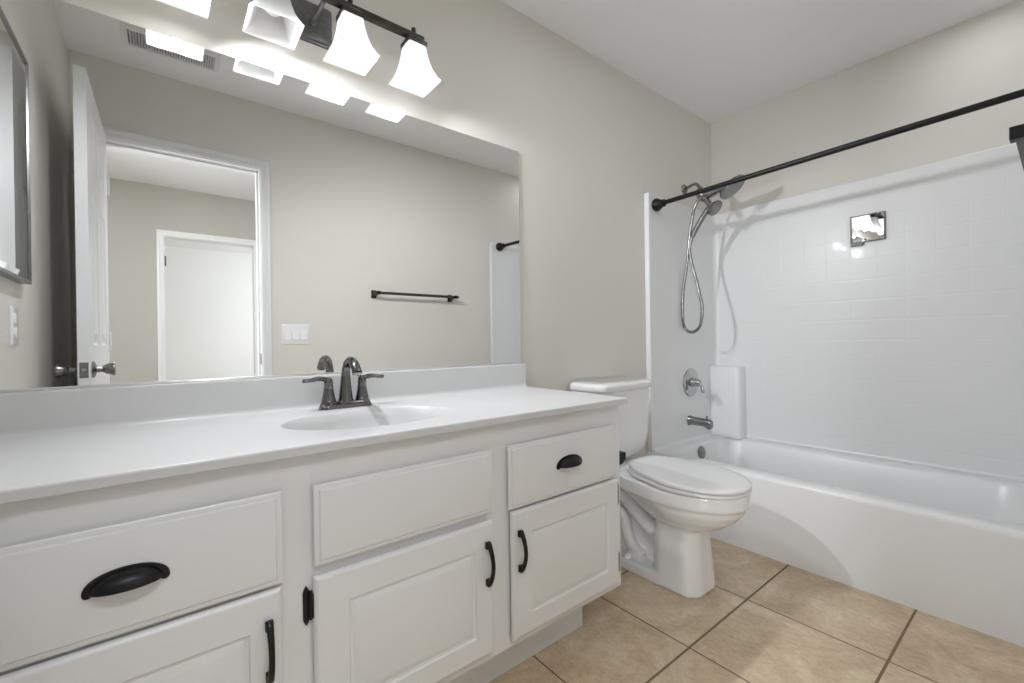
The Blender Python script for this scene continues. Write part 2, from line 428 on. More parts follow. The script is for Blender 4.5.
tag(hg.build('door_hinge', BRONZE), 'dark hinge on the white jamb of the doorway across the hall', 'hinge')
struct(bx(-1.6, 2.6, -6.6, HY - T, -0.06, 0).build('floor_far_room', CARPET), 'carpeted floor of the bright room', 'floor')
struct(bx(-1.6, 2.6, -6.6, HY - T, ZC, ZC + 0.06).build('ceiling_far_room', BEDW), 'ceiling of the bright room', 'ceiling')
fr = MB().box(-1.7, -1.6, -6.6, HY - T, 0, ZC).box(2.6, 2.7, -6.6, HY - T, 0, ZC).box(-1.7, 2.7, -6.7, -6.6, 0, ZC)
fr.box(-1.7, HX0 - T, HY - T, HY, 0, ZC).box(HX1 + T, 2.7, HY - T, HY, 0, ZC)
struct(fr.build('wall_far_room', BEDW), 'white walls of the bright room beyond the hall', 'wall')

# open six-panel bathroom door, standing against the end wall
door = thing('door_1', 'white six panel door standing open against the end wall', 'door', (-0.262, YD, 0))
door['kind'] = 'structure'
LX0, LX1, LY0, LY1 = -0.2575, -0.2225, YD + 0.012, -0.800
pan = []
ya, yb_ = LY0 + 0.115, LY1 - 0.115
ymid = (ya + yb_) / 2
for (v0, v1) in ((0.25, 0.82), (1.00, 1.60), (1.71, 1.92)):
    pan += [(ya, ymid - 0.045, v0, v1), (ymid + 0.045, yb_, v0, v1)]
RG = [(0, 0), (0.010, 0.007), (0.022, 0.007), (0.045, 0.001)]
a = panel_slab(lambda u, v, d: (LX1 - d, u, v), LY0, LY1, 0.012, 2.04, pan, RG, [(0, 0.0), (0.001, 0)], 0.0175)
b = panel_slab(lambda u, v, d: (LX0 + d, u, v), LY0, LY1, 0.012, 2.04, pan, RG, [(0, 0.0), (0.001, 0)], 0.0175)
a.add(b.v, b.f)
weld(a.build('door_leaf', TRIM, door))
KY, KZ = LY1 - 0.062, 0.908
for s, x0 in ((1, LX1), (-1, LX0)):
    k = MB().lathe((x0, KY, KZ), (s, 0, 0), [(0, 0.032), (0.004, 0.033), (0.008, 0.026), (0.012, 0.013), (0.028, 0.011), (0.034, 0.016), (0.040, 0.0195), (0.060, 0.0265), (0.064, 0.026), (0.066, 0.020)])
    o = k.build('door_knob', NICKEL, door, smooth=40)
lp = MB().box(-0.2525, -0.2275, LY1 - 0.001, LY1 + 0.0015, KZ - 0.029, KZ + 0.029).build('latch_plate', NICKEL, door, bevel=0.0006)
MB().lathe((-0.240, LY1, KZ), (0, 1, 0), [(0, 0.008), (0.006, 0.008), (0.010, 0.004)], 14).build('latch', CHROME, lp)
for z in (0.25, 1.02, 1.80):
    h = MB().lathe((LX1 + 0.004, YD + 0.006, z - 0.045), (0, 0, 1), [(-0.004, 0.003), (0, 0.006), (0.09, 0.006), (0.094, 0.003)], 12)
    h.build('hinge', TRIM, door)

# ------------------------------------------------------------------ vanity
VX0, VX1, VF = XL, 1.2116, -0.5277
van = thing('vanity_cabinet', 'long white bathroom vanity with three doors and dark pulls', 'cabinet', (0.42, -0.27, 0))
body = MB()
ZB, ZT = 0.1565, 0.7765
# box carcass with a face frame of stiles and rails
body.box(VX0 + 0.002, VX0 + 0.018, VF + 0.02, -0.004, ZB, ZT).box(VX1 - 0.016, VX1, VF + 0.02, -0.004, ZB, ZT)
body.box(VX0 + 0.018, VX1 - 0.016, VF + 0.02, -0.004, ZB, ZB + 0.016).box(VX0 + 0.018, VX1 - 0.016, -0.010, -0.004, ZB + 0.016, ZT)
body.box(VX0 + 0.002, VX0 + 0.085, VF, VF + 0.021, ZB, ZT)
for a0, a1 in ((0.160, 0.240), (0.655, 0.733), (1.160, VX1)):
    body.box(a0, a1, VF, VF + 0.021, ZB, ZT)
for z0, z1 in ((ZB, 0.195), (0.520, 0.555), (0.700, ZT)):
    body.box(VX0 + 0.002, VX1, VF + 0.0002, VF + 0.0208, z0, z1)
body.build('face_frame', CAB, van)
bx(VX0 + 0.002, 1.1276, -0.4273, -0.006, 0, ZB + 0.002).build('toe_kick', TOEK, van, bevel=0.002)
TH = 0.0185
FY = VF - TH
mp = lambda u, v, d: (u, FY + d, v)
DE = [(0.0, 0.0065), (0.0015, 0.0055), (0.004, 0.0045), (0.0095, 0.0035), (0.0125, 0.0005), (0.0145, 0.0)]
def drawer_front(name, u0, u1, v0, v1):
    return panel_slab(mp, u0, u1, v0, v1, [], [], DE, TH - 0.0005, 0.009).build(name, CAB, van, smooth=20)
def cup_pull(u, v, parent):
    mb = MB(); n, m = 26, 9
    rings = []
    # bowl of the pull: quarter ellipsoid open underneath
    vs, fs = [], []
    for i in range(n + 1):
        th = PI * i / n
        for j in range(m + 1):
            ph = PI / 2 * j / m
            x = 0.0445 * math.cos(th)
            z = 0.0250 * math.sin(th) * math.cos(ph)
            y = -0.0245 * math.sin(th) * math.sin(ph)
            vs.append((u + x, FY - 0.002 + y, v - 0.003 + z))
    for i in range(n):
        for j in range(m):
            a = i * (m + 1) + j
            fs.append((a, a + 1, a + m + 2, a + m + 1))
    mb.add(vs, fs)
    p = mb.build('cup_pull', BLACK, parent, smooth=60, solid=0.0022)
    fl = MB(); out, inn = [], []
    for i in range(n + 1):
        th = PI * i / n
        out.append((0.0535 * math.cos(th), 0.0300 * max(0.0, math.sin(th)) ** 0.9 - 0.003))
        inn.append((0.0425 * math.cos(th), 0.0235 * math.sin(th) - 0.003))
    fl.loft([[(u + out[i][0], FY + d, v + out[i][1]) for d in (-0.0003,)] + [(u + out[i][0], FY - 0.0032, v + out[i][1]), (u + inn[i][0], FY - 0.0032, v + inn[i][1]), (u + inn[i][0], FY - 0.0003, v + inn[i][1])] for i in range(n + 1)])
    for sx in (-1, 1):
        fl.lathe((u + sx * 0.0468, FY - 0.0003, v - 0.0030), (0, -1, 0), [(0, 0.0064), (0.0028, 0.0064), (0.0036, 0.0050)], 16)
    fl.build('pull_flange', BLACK, p, smooth=40)
    return p
def door_pull(u, v, parent):
    mb = MB(); h = 0.0545; pts = []
    for i in range(17):
        t = i / 16; pts.append((u, FY - 0.006 - 0.021 * max(0.0, math.sin(PI * t)) ** 0.8, v - h + 2 * h * t))
    prof = [(-1, -0.55), (-0.6, -0.9), (0.6, -0.9), (1, -0.55), (1, 0.55), (0.6, 0.9), (-0.6, 0.9), (-1, 0.55)]
    mb.tube(pts, [0.0062 - 0.0012 * math.sin(PI * i / 16) for i in range(17)], prof=prof)
    for s in (-1, 1):
        mb.box(u - 0.0068, u + 0.0068, FY - 0.0095, FY + 0.0005, v + s * 0.0475 - 0.0085, v + s * 0.0475 + 0.0085)
    return mb.build('door_pull', BLACK, parent, bevel=0.0012)
def cab_hinge(u, v, side, parent):
    """side +1: door lies to the +x of the barrel"""
    mb = MB()
    y = VF - 0.0002
    mb.box(u - side * 0.015, u, y - 0.003, y, v - 0.027, v + 0.027)
    for s in (-1, 1):   # pointed finial tips of the leaf
        c = u - side * 0.009
        mb.add([(c - 0.006, y, v + s * 0.027), (c + 0.006, y, v + s * 0.027), (c + 0.004, y, v + s * 0.033), (c, y, v + s * 0.040), (c - 0.004, y, v + s * 0.033),
                (c - 0.006, y - 0.003, v + s * 0.027), (c + 0.006, y - 0.003, v + s * 0.027), (c + 0.004, y - 0.003, v + s * 0.033), (c, y - 0.003, v + s * 0.040), (c - 0.004, y - 0.003, v + s * 0.033)],
               [(0, 1, 2, 3, 4), (5, 6, 7, 8, 9), (0, 1, 6, 5), (1, 2, 7, 6), (2, 3, 8, 7), (3, 4, 9, 8), (4, 0, 5, 9)])
    mb.lathe((u - side * 0.001, y - 0.006, v - 0.025), (0, 0, 1), [(-0.004, 0.002), (0, 0.0048), (0.05, 0.0048), (0.054, 0.002)], 12)
    mb.box(u - 0.002 if side > 0 else u - 0.006, u + 0.006 if side > 0 else u + 0.002, y - 0.012, y - 0.003, v - 0.024, v + 0.024)
    return mb.build('hinge', BLACK, parent, smooth=35)
d1 = drawer_front('drawer', -0.278, 0.1715, 0.5365, 0.7125)
cup_pull(-0.0525, 0.619, d1)
drawer_front('false_drawer_front', 0.228, 0.667, 0.547, 0.711)
d2 = drawer_front('drawer', 0.721, 1.171, 0.5365, 0.711)
cup_pull(0.950, 0.623, d2)
RD = [(0, 0), (0.003, 0.004), (0.009, 0.0055), (0.021, 0.001), (0.024, 0.0005)]
DD = [(0.0, 0.009), (0.002, 0.0045), (0.006, 0.001), (0.009, 0.0)]
def cab_door(u0, u1, v0, v1, pu, hs):
    pn = (u0 + 0.068, u1 - 0.055, v0 + 0.0575, v1 - 0.067)
    d = panel_slab(mp, u0, u1, v0, v1, [pn], RD, DD, TH - 0.0005, 0.009).build('door', CAB, van)
    weld(d); d.data.shade_smooth(); d.data.set_sharp_from_angle(angle=R(20))
    door_pull(pu, 0.4215, d)
    for z in (0.470, 0.240):
        cab_hinge(u0 - 0.002 if hs > 0 else u1 + 0.002, z, hs, d)
    return d
cab_door(-0.276, 0.1700, 0.181, 0.530, 0.1455, 1)
cab_door(0.2255, 0.667, 0.181, 0.528, 0.6455, 1)
cab_door(0.7275, 1.1850, 0.179, 0.530, 0.7535, -1)

# countertop with a moulded oval basin and a backsplash
ctop = thing('countertop', 'white cultured marble vanity top with backsplash and oval basin', 'countertop', (0.42, -0.27, 0.777))
CX0, CX1, CY0, CY1, CZ = XL + 0.001, 1.228, -0.5532, -0.002, 0.7965
SX, SY, SA, SB = 0.437, -0.302, 0.221, 0.155
NS = 96
def ell(a, b, z, cy=SY): return [(SX + a * math.cos(2 * PI * k / NS), cy + b * math.sin(2 * PI * k / NS), z) for k in range(NS)]
def rect_ring(x0, x1, y0, y1, z):
    pts = []
    for k in range(NS):
        c, s = math.cos(2 * PI * k / NS), math.sin(2 * PI * k / NS)
        t = min((x1 - SX) / c if c > 1e-9 else (x0 - SX) / c if c < -1e-9 else 1e9, (y1 - SY) / s if s > 1e-9 else (y0 - SY) / s if s < -1e-9 else 1e9)
        pts.append([SX + t * c, SY + t * s, z])
    for cx, cy in ((x0, y0), (x0, y1), (x1, y0), (x1, y1)):   # snap the nearest sample to each corner
        k = min(range(NS), key=lambda i: (pts[i][0] - cx) ** 2 + (pts[i][1] - cy) ** 2)
        pts[k] = [cx, cy, z]
    return [tuple(p) for p in pts]
cm = MB().loft([ell(SA, SB, CZ - 0.0015), ell(SA + 0.006, SB + 0.006, CZ), rect_ring(CX0 + 0.003, CX1 - 0.003, CY0 + 0.003, CY1 - 0.003, CZ),
                rect_ring(CX0 + 0.0012, CX1 - 0.0012, CY0 + 0.0012, CY1 - 0.001, CZ - 0.0012), rect_ring(CX0, CX1, CY0, CY1, CZ - 0.004), rect_ring(CX0, CX1, CY0, CY1, CZ - 0.0185),
                rect_ring(CX0 + 0.002, CX1 - 0.002, CY0 + 0.002, CY1 - 0.002, CZ - 0.0198), ell(SA + 0.006, SB + 0.006, CZ - 0.0198)], False, False)
cm.build('slab', MARB, ctop, smooth=22)
bs = MB()
bsp = [(-0.002, CZ - 0.004), (-0.040, CZ - 0.0015), (-0.030, CZ + 0.0015), (-0.0235, CZ + 0.006), (-0.0205, CZ + 0.014), (-0.020, 0.890), (-0.0185, 0.8945), (-0.0155, 0.8960), (-0.002, 0.8960)]
bs.loft([[(x, y, z) for y, z in bsp] for x in (CX0, CX1 - 0.003)]).build('backsplash', MARB, ctop, smooth=50)
basin = MB().loft([ell(SA, SB, CZ - 0.0015), ell(SA - 0.006, SB - 0.006, CZ - 0.006), ell(SA - 0.014, SB - 0.013, CZ - 0.030), ell(SA * 0.86, SB * 0.84, CZ - 0.075), ell(SA * 0.66, SB * 0.62, CZ - 0.112), ell(SA * 0.38, SB * 0.36, CZ - 0.130), ell(0.030, 0.030, CZ - 0.136)], False, True)
bo = basin.build('basin', MARB, ctop, smooth=60)
MB().lathe((SX, SY, CZ - 0.1365), (0, 0, 1), [(0, 0.030), (0.002, 0.030), (0.003, 0.022), (0.001, 0.020), (0.004, 0.016), (0.006, 0.004)]).build('drain', FAUC, ctop, smooth=40)

# faucet
fct = thing('faucet', 'polished gunmetal two handle faucet behind the oval basin', 'faucet', (0.437, -0.09, CZ))
FXC, FYC = 0.437, -0.088
base = MB().loft([rrect(FXC - 0.080 + i, FXC + 0.080 - i, FYC - 0.027 + i, FYC + 0.027 - i, 0.026 - i, z) for i, z in ((0, CZ), (0, CZ + 0.004), (0.003, CZ + 0.010), (0.006, CZ + 0.018), (0.010, CZ + 0.021))])
base.build('base_plate', FAUC, fct, smooth=40)
for s in (-1, 1):
    hx = FXC + s * 0.051
    b = MB().lathe((hx, FYC, CZ + 0.012), (0, 0, 1), [(0, 0.0235), (0.006, 0.0215), (0.010, 0.0205), (0.011, 0.0215), (0.013, 0.0205), (0.040, 0.0150), (0.062, 0.0125), (0.064, 0.0135), (0.067, 0.0130), (0.076, 0.0120), (0.082, 0.0090), (0.085, 0.003)])
    h = b.build('handle', FAUC, fct, smooth=45)
    pts = catmull([(hx, FYC, CZ + 0.082), (hx + s * 0.012, FYC - 0.001, CZ + 0.091), (hx + s * 0.032, FYC - 0.004, CZ + 0.0935), (hx + s * 0.052, FYC - 0.008, CZ + 0.0905), (hx + s * (0.075 if s < 0 else 0.068), FYC - 0.010, CZ + 0.0895)], 6)
    n = len(pts); lv = MB(); rings = []
    for i, p in enumerate(pts):
        t = i / (n - 1)
        wy = 0.0080 + 0.0085 * math.sin(PI * min(1, max(0, (t - 0.25) / 0.75)) ** 0.9) if t < 0.999 else 0.002
        hz = 0.0088 * (1 - t) + 0.0056 * t
        if t > 0.93: wy *= 0.6
        rings.append([(p.x, p.y + wy * math.cos(2 * PI * k / 14), p.z + hz * math.sin(2 * PI * k / 14)) for k in range(14)] if t > 0.2 else
                     [(p.x + 0.006 * (1 - t) * math.sin(2 * PI * k / 14) * -s, p.y + wy * math.cos(2 * PI * k / 14), p.z + hz * math.sin(2 * PI * k / 14)) for k in range(14)])
    lv.loft(rings).build('lever', FAUC, h, smooth=60)
sp = catmull([(FXC, FYC, CZ + 0.015), (FXC, FYC, CZ + 0.060), (FXC, FYC - 0.003, CZ + 0.106), (FXC, FYC - 0.018, CZ + 0.135), (FXC, FYC - 0.046, CZ + 0.146), (FXC, FYC - 0.078, CZ + 0.140), (FXC, FYC - 0.101, CZ + 0.120), (FXC, FYC - 0.108, CZ + 0.110)], 7)
n = len(sp)
MB().tube(sp, [0.0122 + 0.0118 * max(0.0, 1 - (i / (n - 1)) / 0.36) ** 1.6 + 0.0022 * max(0.0, (i / (n - 1) - 0.55) / 0.45) for i in range(n)], 20).build('spout', FAUC, fct, smooth=60)
MB().lathe((FXC, FYC - 0.1078, CZ + 0.1115), (0, -0.2, -1), [(0, 0.0140), (0.004, 0.0138), (0.006, 0.0115), (0.007, 0.0110)], 20).build('aerator', CHROME, fct, smooth=40)

# wall mirror over the vanity
mir = thing('wall_mirror', 'large frameless mirror on the wall above the vanity', 'mirror', (0.43, -0.003, 0.9))
MX1, MZ0, MZ1 = 1.2135, 0.9005, 1.8186
mg = MB().loft([[(x0, y, z0), (x1, y, z0), (x1, y, z1), (x0, y, z1)] for x0, x1, z0, z1, y in
                ((XL + 0.002, MX1, MZ0, MZ1, -0.0005), (XL + 0.002, MX1, MZ0, MZ1, -0.005), (XL + 0.003, MX1 - 0.001, MZ0 + 0.001, MZ1 - 0.001, -0.006))])
mg.build('mirror_glass', MIRROR, mir)
ch = MB().box(XL + 0.002, MX1 + 0.004, -0.0095, -0.0065, 0.8965, 0.9025).box(XL + 0.002, MX1 + 0.004, -0.010, -0.001, 0.8965, 0.8995)
ch.build('bottom_channel', SATIN, mir, bevel=0.0008)

# ------------------------------------------------------------------ vanity light
LXC, LY, BZ0, BZ1 = 0.3535, -0.118, 2.017, 2.037
vl = thing('vanity_light', 'dark bronze bar light of four flared glass shades over the mirror', 'wall light', (LXC, 0, 2.0))
pl = MB().loft([[(x, y, z) for x, z, _ in rrect(LXC - 0.082 + i, LXC + 0.082 - i, 1.947 + i, 2.073 - i, 0.012, 0, 4)] for i, y in ((0, -0.0003), (0, -0.007), (0.004, -0.010), (0.006, -0.010), (0.007, -0.015), (0.012, -0.018))])
bpj = pl.build('back_plate', PLATEM, vl, smooth=35)
for x in (0.386,):
    MB().tube([(x - 0.013, -0.016, 2.004), (x, LY, 2.025)], 0.0065, 12).build('arm', PLATEM, vl, smooth=40)
    MB().lathe((x - 0.013, -0.016, 2.004), (0, -1, 0.1), [(0, 0.012), (0.004, 0.012), (0.008, 0.008)], 18).build('arm_collar', PLATEM, bpj, smooth=40)
bx(0.002, 0.705, LY - 0.010, LY + 0.010, BZ0, BZ1).build('bar', BRONZE, vl, bevel=0.0015)
def sq(h, z, cx, n=6, r=0.006): return rrect(cx - h, cx + h, LY - h, LY + h, r, z, n)
for i, cx in enumerate((0.033, 0.245, 0.4585, 0.670)):
    on = i != 1
    prof = [(0.0300, 1.999), (0.0315, 1.990), (0.0330, 1.975), (0.0360, 1.955), (0.0410, 1.932), (0.0480, 1.908), (0.0575, 1.888), (0.0665, 1.873)]
    rings = [sq(h, z, cx) for h, z in prof]
    rings += [sq(h - 0.0035, z + 0.001, cx) for h, z in prof[::-1]]
    sh = MB().loft(rings, False, False)
    # closed roof of glass under the cap
    o = sh.build('glass_shade', SHADE_ON if on else SHADE_OFF, vl, smooth=35)
    if not on: o['label'] = 'unlit grey glass shade'
    cap = MB().loft([sq(h, z, cx, 4, 0.003) for h, z in ((0.034, 1.990), (0.034, 2.004), (0.030, 2.008), (0.022, 2.0175))])
    cap.build('shade_cap', BRONZE, o, smooth=35)
    MB().lathe((cx, LY, BZ1 - 0.002), (0, 0, 1), [(0, 0.005), (0.010, 0.005), (0.011, 0.0075), (0.020, 0.0075), (0.023, 0.004)], 16).build('finial', BRONZE, vl, smooth=40)
    MB().lathe((cx, LY, 1.990), (0, 0, -1), [(0, 0.012), (0.012, 0.013), (0.022, 0.017), (0.040, 0.024), (0.054, 0.026), (0.068, 0.022), (0.076, 0.012), (0.078, 0.002)], 20).build('bulb', BULB_ON if on else BULB_OFF, o, smooth=60)
    if on:
        d = bpy.data.lights.new('bulb_light', 'SPOT'); d.energy = BULB_W[i]; d.shadow_soft_size = 0.016; d.color = (0.925, 0.960, 1.0)
        d.spot_size = R(150); d.spot_blend = 1.0
        g = bpy.data.lights.new('bulb_glow', 'SPOT'); g.energy = BULB_GLOW_W * (1.6 if i == 0 else 1.0); g.shadow_soft_size = 0.012; g.color = d.color
        g.spot_size = R(178); g.spot_blend = 0.3
        lo = bpy.data.objects.new('bulb_glow', g); lo.location = (cx, LY, 1.868); COL.objects.link(lo)
        lo = bpy.data.objects.new('bulb_light', d); lo.location = (cx, LY, 1.862); COL.objects.link(lo)
        lo.rotation_euler = Vector(((0.70, -0.32, -0.54), None, (0.55, -0.64, -0.47), (0.75, -0.55, -0.38))[i]).to_track_quat('-Z', 'Y').to_euler()

        if i == 0:      # the end lamp also throws light onto the end wall beside it
            e = bpy.data.lights.new('bulb_side', 'SPOT'); e.energy = 9.0; e.shadow_soft_size = 0.016; e.color = d.color
            e.spot_size = R(130); e.spot_blend = 1.0
            lo = bpy.data.objects.new('bulb_side', e); lo.location = (cx, LY, 1.862); COL.objects.link(lo)
            lo.rotation_euler = Vector((-0.55, -0.55, -0.62)).to_track_quat('-Z', 'Y').to_euler()

# ------------------------------------------------------------------ toilet
TX, TKX = 1.655, 1.6745
tl = thing('toilet', 'white two piece toilet with closed lid between vanity and bathtub', 'toilet', (TX, -0.4, 0))
def egg(hw, yb, yf, z, back=0.6, n=48, ym=None, p=2.3, zb=None):
    """toilet outline: half width hw, back at yb (half width back*hw), front tip at yf. zb: height at the back"""
    ym = ym if ym is not None else yb + (yf - yb) * 0.48
    pts = []
    for k in range(n):
        a = 2 * PI * k / n
        c, s = math.cos(a), math.sin(a)
        if s <= 0:   # front half: superellipse to the tip
            x = hw * math.copysign(abs(c) ** (2 / 2.15), c); y = ym + (yf - ym) * abs(s) ** (2 / 2.15)
        else:        # back half: tapering to a blunt end
            e = 2 / 8.0
            t = abs(s) ** e
            x = hw * math.copysign(abs(c) ** e, c); y = ym + (yb - ym) * t
            x *= 1 - (1 - back) * max(0.0, (y - ym) / (yb - ym)) ** 1.6
        zz = z if zb is None else zb + (z - zb) * (y - yb) / (yf - yb)
        pts.append((TX + x, y, zz))
    return pts
bw = MB()
# bowl
bw.loft([egg(0.066, -0.46, -0.560, 0.236, 0.8), egg(0.094, -0.42, -0.618, 0.250, 0.8), egg(0.124, -0.385, -0.667, 0.273, 0.76), egg(0.150, -0.335, -0.709, 0.304, 0.72), egg(0.166, -0.285, -0.732, 0.334, 0.68), egg(0.172, -0.235, -0.741, 0.356, 0.66), egg(0.1735, -0.23, -0.743, 0.360, 0.66), egg(0.180, -0.22, -0.751, 0.363, 0.66), egg(0.180, -0.22, -0.751, 0.416, 0.66)])
# deck under the tank
bw.loft([rrect(TX - 0.095, TX + 0.095, -0.24, -0.035, 0.03, 0.345), rrect(TX - 0.115, TX + 0.115, -0.30, -0.03, 0.03, 0.385), rrect(TX - 0.118, TX + 0.118, -0.32, -0.03, 0.03, 0.418)])
# front pedestal
ped = []
for z, hw, yb, yf in ((0.0, 0.104, -0.395, -0.606), (0.012, 0.104, -0.395, -0.606), (0.10, 0.097, -0.395, -0.599), (0.20, 0.092, -0.395, -0.594), (0.275, 0.090, -0.40, -0.596)):
    ped.append(rrect(TX - 0.003 - hw, TX - 0.003 + hw, yf, yb, 0.066, z, 10))
bw.loft(ped)
# foot plate and web
bw.loft([rrect(TX - 0.108, TX + 0.108, -0.50, -0.09, 0.05, 0.0), rrect(TX - 0.108, TX + 0.108, -0.50, -0.09, 0.05, 0.035), rrect(TX - 0.100, TX + 0.100, -0.50, -0.095, 0.05, 0.045)])
bw.box(TX - 0.022, TX + 0.022, -0.46, -0.10, 0.03, 0.36)
# trapway relief on both flanks
for s in (-1, 1):
    x = TX + s * 0.052
    bw.tube(catmull([(x, -0.14, 0.345), (x, -0.20, 0.318), (x, -0.27, 0.280), (x, -0.34, 0.225), (x, -0.40, 0.185)], 6), 0.031, 14)
    bw.tube(catmull([(x - s * 0.004, -0.125, 0.06), (x, -0.135, 0.14), (x, -0.16, 0.200), (x, -0.205, 0.222), (x, -0.245, 0.195), (x, -0.262, 0.135), (x, -0.285, 0.085), (x - s * 0.004, -0.34, 0.055)], 6), 0.026, 14)
    bw.loft([rrect(x - 0.03, x + 0.03, -0.35, -0.26, 0.02, 0.04), rrect(x - 0.028, x + 0.028, -0.345, -0.265, 0.02, 0.062)])
bw.build('bowl', PORC, tl, remesh=0.0045)
for s in (-1, 1):
    MB().lathe((TX + s * 0.085, -0.285, 0.042), (0, 0, 1), [(0, 0.016), (0.006, 0.016), (0.018, 0.011), (0.022, 0.004)], 18).build('bolt_cap', PLAS, tl, smooth=50)
# tank: back straight, front bowed
def tank_ring(hw, yf, z, bow=0.012, r=0.035, yb=-0.016):
    pts = rrect(TKX - hw, TKX + hw, yf, yb, r, z, 8)
    return [(x, y - bow * (1 - ((x - TKX) / hw) ** 2) if y < (yf + yb) / 2 else y, zz) for x, y, zz in pts]
tk = MB().loft([tank_ring(0.090, -0.150, 0.424), tank_ring(0.120, -0.180, 0.432), tank_ring(0.142, -0.195, 0.452), tank_ring(0.162, -0.204, 0.478), tank_ring(0.176, -0.209, 0.512), tank_ring(0.182, -0.212, 0.550), tank_ring(0.189, -0.216, 0.758)])
tk.build('tank', PORC, tl, smooth=60)
ld = MB().loft([tank_ring(0.187, -0.217, 0.7585), tank_ring(0.193, -0.224, 0.762), tank_ring(0.1955, -0.226, 0.768), tank_ring(0.1955, -0.226, 0.783), tank_ring(0.192, -0.223, 0.790), tank_ring(0.185, -0.216, 0.7945), tank_ring(0.168, -0.200, 0.797)])
ld.build('tank_lid', PORC, tl, smooth=60)
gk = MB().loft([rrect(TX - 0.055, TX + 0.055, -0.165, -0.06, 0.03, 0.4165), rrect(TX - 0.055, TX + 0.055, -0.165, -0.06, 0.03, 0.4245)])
gk.build('tank_gap_block', DARKGAP, tl)  # dark block in the gap between tank and bowl deck
BK = 0.51
st_ = MB().loft([egg(0.176, -0.285, -0.750, 0.417, BK, zb=0.421), egg(0.180, -0.285, -0.754, 0.419, BK, zb=0.425), egg(0.180, -0.285, -0.754, 0.427, BK, zb=0.437), egg(0.177, -0.285, -0.750, 0.4295, BK, zb=0.4405)])
st_.build('seat', SEATP, tl, smooth=60)
sl = MB().loft([egg(0.178, -0.286, -0.753, 0.4310, BK, zb=0.4425), egg(0.181, -0.285, -0.756, 0.434, BK, zb=0.448), egg(0.181, -0.285, -0.756, 0.441, BK, zb=0.458), egg(0.178, -0.287, -0.752, 0.4450, BK, zb=0.463), egg(0.164, -0.294, -0.736, 0.4475, BK, zb=0.466), egg(0.10, -0.33, -0.66, 0.451, BK, zb=0.468)])
sl.build('seat_lid', SEATP, tl, smooth=60)
for s in (-1, 1):
    MB().lathe((TX + s * 0.06 - 0.016, -0.280, 0.432), (1, 0, 0), [(0, 0.008), (0.002, 0.0095), (0.030, 0.0095), (0.032, 0.008)], 16).build('seat_hinge', PLAS, tl, smooth=50)

# paper holder bracket on the vanity side
ph = thing('paper_holder', 'small black paper holder on the side of the vanity near the toilet', 'toilet paper holder', (1.2116, -0.50, 0.60))
for y in (-0.498, -0.338):
    pf = [(1.2118, 0.558), (1.250, 0.558), (1.258, 0.566), (1.2705, 0.571), (1.2705, 0.597), (1.2118, 0.600)]
    MB().loft([[(px_, y + d, pz_) for px_, pz_ in pf] for d in (-0.013, 0.013)]).build('post', BLACK, ph, bevel=0.0015)
    bx(1.2118, 1.2155, y - 0.019, y + 0.019, 0.552, 0.606).build('wall_plate', BLACK, ph, bevel=0.001)
MB().tube([(1.258, -0.486, 0.583), (1.258, -0.350, 0.583)], 0.0065, 12).build('roller', BLACK, ph, smooth=40)

# ------------------------------------------------------------------ bathtub and surround
TA, ZR = 2.1245, 0.364
TY0, TY1 = YD + 0.002, -0.002
tub = thing('bathtub', 'white fibreglass bathtub with a plain apron beside the toilet', 'bathtub', (2.5, -0.76, 0))
X1 = XT - 0.002
def tr(i, z, r=0.03, x0=TA): return rrect(x0 + i, X1 - i, TY0 + i, TY1 - i, max(r, 0.002), z)
rg = [rrect(TA, X1, TY0, TY1, 0.003, 0.0), rrect(TA, X1, TY0, TY1, 0.003, ZR - 0.024), rrect(TA + 0.0018, X1, TY0, TY1, 0.003, ZR - 0.013), rrect(TA + 0.007, X1, TY0, TY1, 0.003, ZR - 0.005), rrect(TA + 0.017, X1, TY0, TY1, 0.003, ZR - 0.0005), rrect(TA + 0.030, X1 - 0.01, TY0 + 0.01, TY1 - 0.01, 0.02, ZR)]
bas = [(0.078, 0.088, 0.085, 0.10, ZR - 0.001), (0.092, 0.100, 0.100, 0.11, ZR - 0.006), (0.100, 0.108, 0.110, 0.12, ZR - 0.020), (0.115, 0.122, 0.130, 0.13, ZR - 0.15), (0.135, 0.140, 0.165, 0.14, 0.095), (0.175, 0.180, 0.215, 0.13, 0.065), (0.22, 0.225, 0.27, 0.10, 0.058)]
for fx, bx_, ey, r, z in bas:
    rg.append(rrect(TA + fx, X1 - bx_, TY0 + ey, TY1 - ey, r, z))
MB().loft(rg, True, True).build('tub_shell', TUBM, tub, smooth=50)
ov = MB().lathe((2.505, -0.119, 0.312), (-0.0, -1, 0.12), [(-0.006, 0.036), (0.004, 0.038), (0.009, 0.034), (0.012, 0.022), (0.016, 0.010), (0.017, 0.003)], 24)
ov.build('overflow_plate', NICKEL, tub, smooth=40)
MB().lathe((2.50, -0.34, 0.056), (0, 0, 1), [(0, 0.036), (0.004, 0.036), (0.006, 0.030), (0.003, 0.026)], 24).build('drain', NICKEL, tub, smooth=40)

